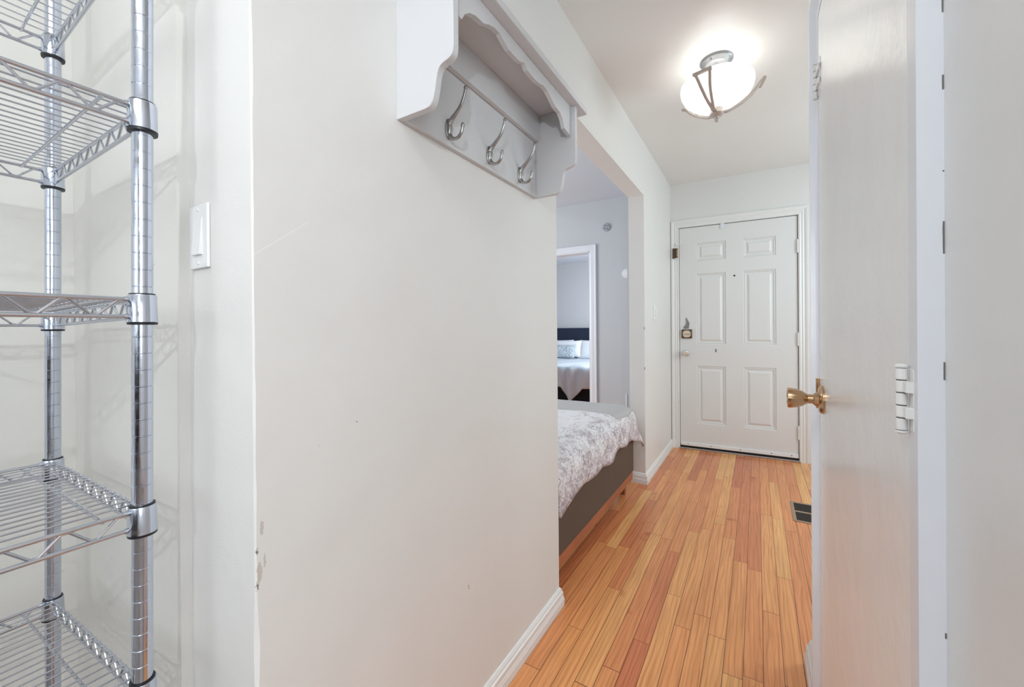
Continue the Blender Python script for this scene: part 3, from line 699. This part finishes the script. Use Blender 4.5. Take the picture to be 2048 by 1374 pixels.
# floor vent
t = thing('floor_vent', 'tan metal floor register with dark louvers near the front door', 'floor vent', (.93, 2.975, 0))
m_ = MB()
vx0, vx1, vy0, vy1 = .862, 1.02, 2.822, 3.130
m_.box(vx0, vx0+.018, vy0, vy1, 0, .004).box(vx1-.018, vx1, vy0, vy1, 0, .004).box(vx0+.018, vx1-.018, vy0, vy0+.018, 0, .004).box(vx0+.018, vx1-.018, vy1-.018, vy1, 0, .004).box(vx0+.018, vx1-.018, 2.966, 2.986, 0, .0035)
m_.build('vent_frame', 'ventframe', t, bevel=.0015)
MB().box(vx0+.016, vx1-.016, vy0+.016, vy1-.016, .0004, .0012).build('duct_back', 'dark', t)
m_ = MB()
for k in range(14):
    x = vx0+.024 + k*.0084; m_.box(x, x+.0035, vy0+.018, 2.966, .001, .003).box(x, x+.0035, 2.986, vy1-.018, .001, .003)
m_.build('louvers', 'ventslat', t)

# ------------------------------------------------------------------ wire shelving rack
PF0, PF1 = Vector((-.1505, .234, 0)), Vector((-.0985, .234, 2.0))      # front post leans a touch
PB0, PB1 = Vector((-.693, .234, 0)), Vector((-.613, .234, 2.0))
LEN = .90
rack = thing('wire_shelving_rack', 'chrome wire shelving rack with five open shelves in the alcove at left', 'shelving rack', (-.40, -.2, 0))
def along(a, b, z, dy=0): p = a.lerp(b, z/2.0); return Vector((p.x, p.y-dy, z))
def make_post(a, b, dy):
    r = .0127; rings = [(r*.6, .02)]; z = .03
    rings = [(r, .03)]
    z = .0452
    while z < 1.98:
        rings += [(r, z-.0010), (r*.93, z-.0003), (r*.93, z+.0003), (r, z+.0010)]; z += .0254
    rings += [(r, 2.0)]
    n = 28; vs = []; fs = []
    for rr, zz in rings:
        c = along(a, b, zz, dy)
        for k in range(n): vs.append(c + Vector((math.cos(k*2*PI/n)*rr, math.sin(k*2*PI/n)*rr, 0)))
    for i in range(len(rings)-1):
        for k in range(n): fs.append((i*n+k, i*n+(k+1)%n, (i+1)*n+(k+1)%n, (i+1)*n+k))
    fs.append(tuple(range(n))[::-1]); fs.append(tuple((len(rings)-1)*n+k for k in range(n)))
    p = MB().add(vs, fs).build('post', 'chrome', rack, smooth=True)
    c = along(a, b, 0, dy); MB().lathe([(.016,0),(.016,.010),(.006,.014),(.006,.031)], (c.x, c.y, 0), 'Z', 20).build('levelling_foot', 'rubber', p, smooth=True)
    m_ = MB(); c2 = along(a, b, 2.0, dy); m_.lathe([(r,0),(r*.9,.006),(0,.009)], c2, 'Z', 20); m_.build('post_cap', 'rubber', p, smooth=True)
for (a, b) in ((PF0, PF1), (PB0, PB1)):
    for dy in (0, LEN): make_post(a, b, dy)
def make_shelf(zf, zb, dz=.026):
    """zf/zb: height of the middle of the collar at the aisle side and at the wall side"""
    cf, cb = along(PF0, PF1, zf), along(PB0, PB1, zb)
    cn, cm = cf - Vector((0, LEN, 0)), cb - Vector((0, LEN, 0))
    up_ = Vector((0, 0, dz/2)); rodr = .0031
    m_ = MB()
    for a, b in ((cf, cb), (cn, cm), (cf, cn), (cb, cm)):
        d = (b-a).normalized()
        for s in (-1, 1): m_.tube([a + d*.015 + up_*s, b - d*.015 + up_*s], rodr, 10)
    sh = m_.build('shelf', 'wire', rack, smooth=True)
    m_ = MB()
    for a, b, pitch in ((cf, cb, .056), (cn, cm, .056), (cf, cn, .056), (cb, cm, .056)):
        L_ = (b-a).length - .05; d = (b-a).normalized(); n = max(2, round(L_/pitch)); pts = []
        for i in range(2*n+1):
            c = a + d*(.025 + L_*i/(2*n)); s = 1 if i % 2 == 0 else -1
            tip = up_*s*.80
            pts += [c - d*.004 + tip, c + d*.004 + tip]
        m_.tube(pts, .0021, 8)
    m_.build('truss_wire', 'wire', sh, smooth=True, each=True)
    # deck wires running the length
    m_ = MB(); nW = 20
    for i in range(1, nW):
        f_ = i/nW; p = cf.lerp(cb, f_) + up_ + Vector((0, 0, rodr+.0009)); q = cn.lerp(cm, f_) + up_ + Vector((0, 0, rodr+.0009))
        m_.tube([p + Vector((0, .003, -.003)), p + Vector((0, -.001, 0)), q + Vector((0, .001, 0)), q + Vector((0, -.003, -.003))], .00145, 8)
    m_.build('deck_wire', 'wire', sh, smooth=True, each=True)
    m_ = MB()
    for fy_ in (.045, .27, .50, .73, .855):
        p = cf + Vector((0, -fy_, 0)) + up_*1.0; q = cb + Vector((0, -fy_, 0)) + up_*1.0
        d = (q-p).normalized(); m_.tube([p - d*.002 - Vector((0,0,.0022)), q + d*.002 - Vector((0,0,.0022))], .0024, 8)
    m_.build('support_rod', 'wire', sh, smooth=True, each=True)
    for c in (cf, cb, cn, cm):
        lean = (PF1-PF0).normalized() if c in (cf, cn) else (PB1-PB0).normalized()
        o = MB().lathe([(.0150,-.021),(.0185,-.021),(.0180,-.015),(.0172,.019),(.0166,.0205),(.0150,.0205)], c, 'Z', 32)
        o.f = [f for f in o.f if len(f) == 4]
        for dd in ((c is cf or c is cn) and (-1,0) or (1,0), (c is cf or c is cb) and (0,-1) or (0,1)):
            for s in (-1, 1):
                q = c + up_*s + Vector((dd[0]*.017, dd[1]*.017, 0)); o.tube([q - Vector((dd[0]*.004, dd[1]*.004, 0)), q + Vector((dd[0]*.004, dd[1]*.004, 0))], [.0052, .0040], 10)
        o.build('corner_collar', 'chrome', sh, smooth=True)
        m_ = MB().lathe([(.0130,-.0255),(.0178,-.0250),(.0182,-.0215),(.0130,-.0212)], c, 'Z', 28).lathe([(.0129,.0200),(.0158,.0200),(.0155,.0225),(.0129,.0228)], c, 'Z', 28)
        m_.build('sleeve_clip', 'rubber', sh, smooth=True, each=True)
for zf, zb in ((1.742, 1.741), (1.4470, 1.4590), (1.1555, 1.1480), (.831, .8165), (.556, .501)): make_shelf(zf, zb)

# ------------------------------------------------------------------ bed in the near bedroom
bed = thing('bed', 'bed with brown-grey fabric frame and reddish wood rail in the near bedroom', 'bed', (-1.0, 2.1, 0))
MB().box(-2.05, -.030, 1.505, 2.76, .150, .42).build('bed_frame', 'frame_fabric', bed, bevel=.012, seg=3)
MB().box(-2.04, -.036, 1.51, 2.752, .098, .1495).build('side_rail', 'railwood', bed, bevel=.003)
for x in (-1.98, -.095):
    for y in (1.56, 2.715): MB().box(x-.02, x+.02, y-.02, y+.02, 0, .098).build('leg', 'railwood', bed, bevel=.002)
MB().box(-2.03, -.06, 1.52, 2.73, .42, .555).build('mattress', 'whitelinen', bed, bevel=.04, seg=4)

def drape(name, m_, s0, s1, t0, t1, ex, ey, R, z0, off=0, ns=70, nt_=90, hem=None, flare=.05, wrinkle=.004, solid=.012, uvk=1.0, th_seed=0):
    """cloth lying on a bed; s runs in X, t in Y, edges at ex and ey, turning down over radius R"""
    rnd = random.Random(th_seed); vs = []; fs = []; uvs = []
    for j in range(nt_+1):
        for i in range(ns+1):
            fs_ = i/ns; t_ = t0 + (t1-t0)*j/nt_
            send = s1 if hem is None else s1 + hem(t_)
            s_ = s0 + (send-s0)*fs_
            a = max(0, s_-ex); b = max(0, t_-ey); l = math.hypot(a, b); 
            wr = wrinkle*(math.sin(t_*17+1.3*math.sin(s_*9))*.6 + math.sin(s_*23+t_*11)*.4)
            x = min(s_, ex); y = min(t_, ey); z = z0 + off + wr
            if l > 0:
                dx, dy = a/l, b/l; Rr = R+off
                if l < Rr*PI/2: hh = Rr*math.sin(l/Rr); dz = Rr*(1-math.cos(l/Rr))
                else:
                    ov = l-Rr*PI/2; hh = Rr + ov*(flare + .45*min(dx,dy)); dz = Rr + ov
                    hh += .007*math.sin((t_+s_*.3)*26)*min(1, ov/.12)
                x += dx*hh; y += dy*hh; z = z0 + off + wr*(1-min(1,l/.1)) - dz
            vs.append((x, y, z)); uvs.append((s_+1.45, t_))
    for j in range(nt_):
        for i in range(ns): q = j*(ns+1)+i; fs.append((q, q+1, q+ns+2, q+ns+1))
    mb_ = MB().add(vs, fs); o = mb_.build(name, m_, smooth=True, origin=(-.7, 2.2, z0))
    ul = o.data.uv_layers.new(name='UVMap')
    for lp in o.data.loops: ul.data[lp.index].uv = uvs[lp.vertex_index]
    sm_ = o.modifiers.new('thickness', 'SOLIDIFY'); sm_.thickness = solid; sm_.offset = -1
    return o
def hem(t_):
    return .012*math.sin(t_*9.5+.6) + .010*math.sin(t_*21) + (.035 if t_ < 1.5 else .035*max(0, 1-(t_-1.5)/.45)) + (.03*max(0, (t_-2.5)/.5))
o = drape('duvet', 'duvet', -2.0, .125, 1.492, 2.95, -.118, 2.735, .10, .580, hem=hem, ns=90, nt_=110, wrinkle=.004)
tag(o, 'white duvet with mauve speckled print hanging over the side of the near bed', 'duvet')
o = drape('throw_blanket', 'throw', -1.95, -.045, 2.425, 2.93, -.118, 2.735, .10, .580, off=.014, ns=60, nt_=50, wrinkle=.003, hem=lambda t_: .05*max(0, 1-(t_-2.425)/.08)*0 + .03*math.sin((t_-2.4)*7), solid=.010)
tag(o, 'plain grey throw blanket folded across the foot of the near bed', 'blanket')

# ------------------------------------------------------------------ bed in the second bedroom
b2 = thing('bed', 'bed with tall navy tufted headboard in the second bedroom beyond the doorway', 'bed', (-2.35, 6.6, 0))
m_ = MB(); 
vs = []; fs = []; nx, nz_ = 48, 14; hx0, hx1, hz0, hz1 = -3.3, -1.35, .20, 1.132
for j in range(nz_+1):
    for i in range(nx+1):
        x = hx0+(hx1-hx0)*i/nx; z = hz0+(hz1-hz0)*j/nz_; px_ = (x*5) % 1; pz_ = (z*5+(int(x*5) % 2)*.5) % 1
        vs.append((x, 7.66 - .012*min(1, 2.2*math.hypot(px_-.5, pz_-.5)), z))
for j in range(nz_):
    for i in range(nx): q = j*(nx+1)+i; fs.append((q, q+1, q+nx+2, q+nx+1))
m_.add(vs, fs); m_.box(hx0, hx1, 7.66, 7.75, hz0, hz1)
m_.build('headboard', 'navy', b2, smooth=True)
MB().box(-3.25, -1.30, 5.66, 7.66, .03, .30).build('bed_base', 'black', b2, bevel=.02)
MB().box(-3.25, -1.30, 5.66, 7.65, .301, .53).build('mattress', 'whitelinen', b2, bevel=.05, seg=4)
# duvet of that bed
vs = []; fs = []; nx, ny = 110, 50
def hemdrop(x):
    tip = max(0, 1-abs(x+1.685)/(.14 if x < -1.685 else .22)); return .25 + .215*tip
for j in range(ny+1):
    for i in range(nx+1):
        x = -3.4 + 2.25*i/nx; v_ = j/ny
        tl = 1.45 + .10 + hemdrop(x)
        l = v_*tl
        if l < 1.45: y = 7.05 - l; z = .556 + .006*math.sin(x*9+l*7) + (.012*math.sin(x*15)*max(0, (l-.9)/.55))
        else:
            d_ = l-1.45; R_ = .07
            if d_ < R_*PI/2: y = 5.60 - R_*math.sin(d_/R_); z = .556 - R_*(1-math.cos(d_/R_))
            else: y = 5.60-R_-.02*(d_-R_*PI/2); z = .556 - R_ - (d_-R_*PI/2)
            fold = .020*math.sin(x*30+1.5*math.sin(x*7)+ (d_)*4*(x+1.68))*min(1, d_/.15); y -= fold
            x += .25*(x+1.685)*min(1, d_/.4)*-.35
        vs.append((x, y, z))
for j in range(ny):
    for i in range(nx): q = j*(nx+1)+i; fs.append((q, q+1, q+nx+2, q+nx+1))
o = MB().add(vs, fs).build('duvet', 'bluelinen', smooth=True, origin=(-2.3, 6.3, .55)); s_ = o.modifiers.new('thickness', 'SOLIDIFY'); s_.thickness = .012; s_.offset = -1
tag(o, 'pale blue-grey duvet with one corner hanging over the foot of the far bed', 'duvet')
def pillow(name, m_, c, wx, wz, th, tilt, label, cat='pillow', group=None, rz=0, roll_=0):
    vs = []; fs = []; n = 20
    for side_ in (1, -1):
        for j in range(n+1):
            for i in range(n+1):
                u = -1+2*i/n; v = -1+2*j/n; h = th/2*((1-u**4)*(1-v**4))**.55
                pin = 1-.07*(1-abs(u))*0 ; k1 = 1-.06*(1-v*v)*0
                x = u*wx/2*(1-.05*(1-abs(v))**1), u
                vs.append((u*wx/2*(.95+.05*v*v), side_*h, v*wz/2*(.94+.06*u*u)))
    for s in range(2):
        b0 = s*(n+1)**2
        for j in range(n):
            for i in range(n): q = b0+j*(n+1)+i; fs.append((q, q+1, q+n+2, q+n+1))
    xf = Matrix.Translation(c) @ Matrix.Rotation(rz, 4, 'Z') @ Matrix.Rotation(tilt, 4, 'X') @ Matrix.Rotation(roll_, 4, 'Y')
    mb_ = MB().add(vs, fs); o = mb_.build(name, m_, smooth=True, xf=xf, origin=c)
    bm = bmesh.new(); bm.from_mesh(o.data); bmesh.ops.remove_doubles(bm, verts=bm.verts, dist=.0005); bm.to_mesh(o.data); bm.free()
    return tag(o, label, cat, group)
pillow('pillow', 'whitelinen', (-2.80, 7.50, .708), .70, .39, .15, -.30, 'white pillow at left against the navy headboard', group='white pillows on the far bed', rz=.03)
pillow('pillow', 'whitelinen', (-2.03, 7.50, .708), .62, .39, .15, -.30, 'white pillow at right against the navy headboard', group='white pillows on the far bed', rz=-.03)
pillow('pillow', 'whitelinen', (-2.47, 7.28, .725), .56, .34, .12, -.32, 'white pillow in the middle, topmost behind the pale blue cushion', group='white pillows on the far bed', roll_=-.03)
pillow('cushion', 'cushion', (-2.47, 7.06, .690), .50, .27, .10, -.35, 'small pale blue ruched cushion in front of the white pillows', 'cushion', roll_=.0)
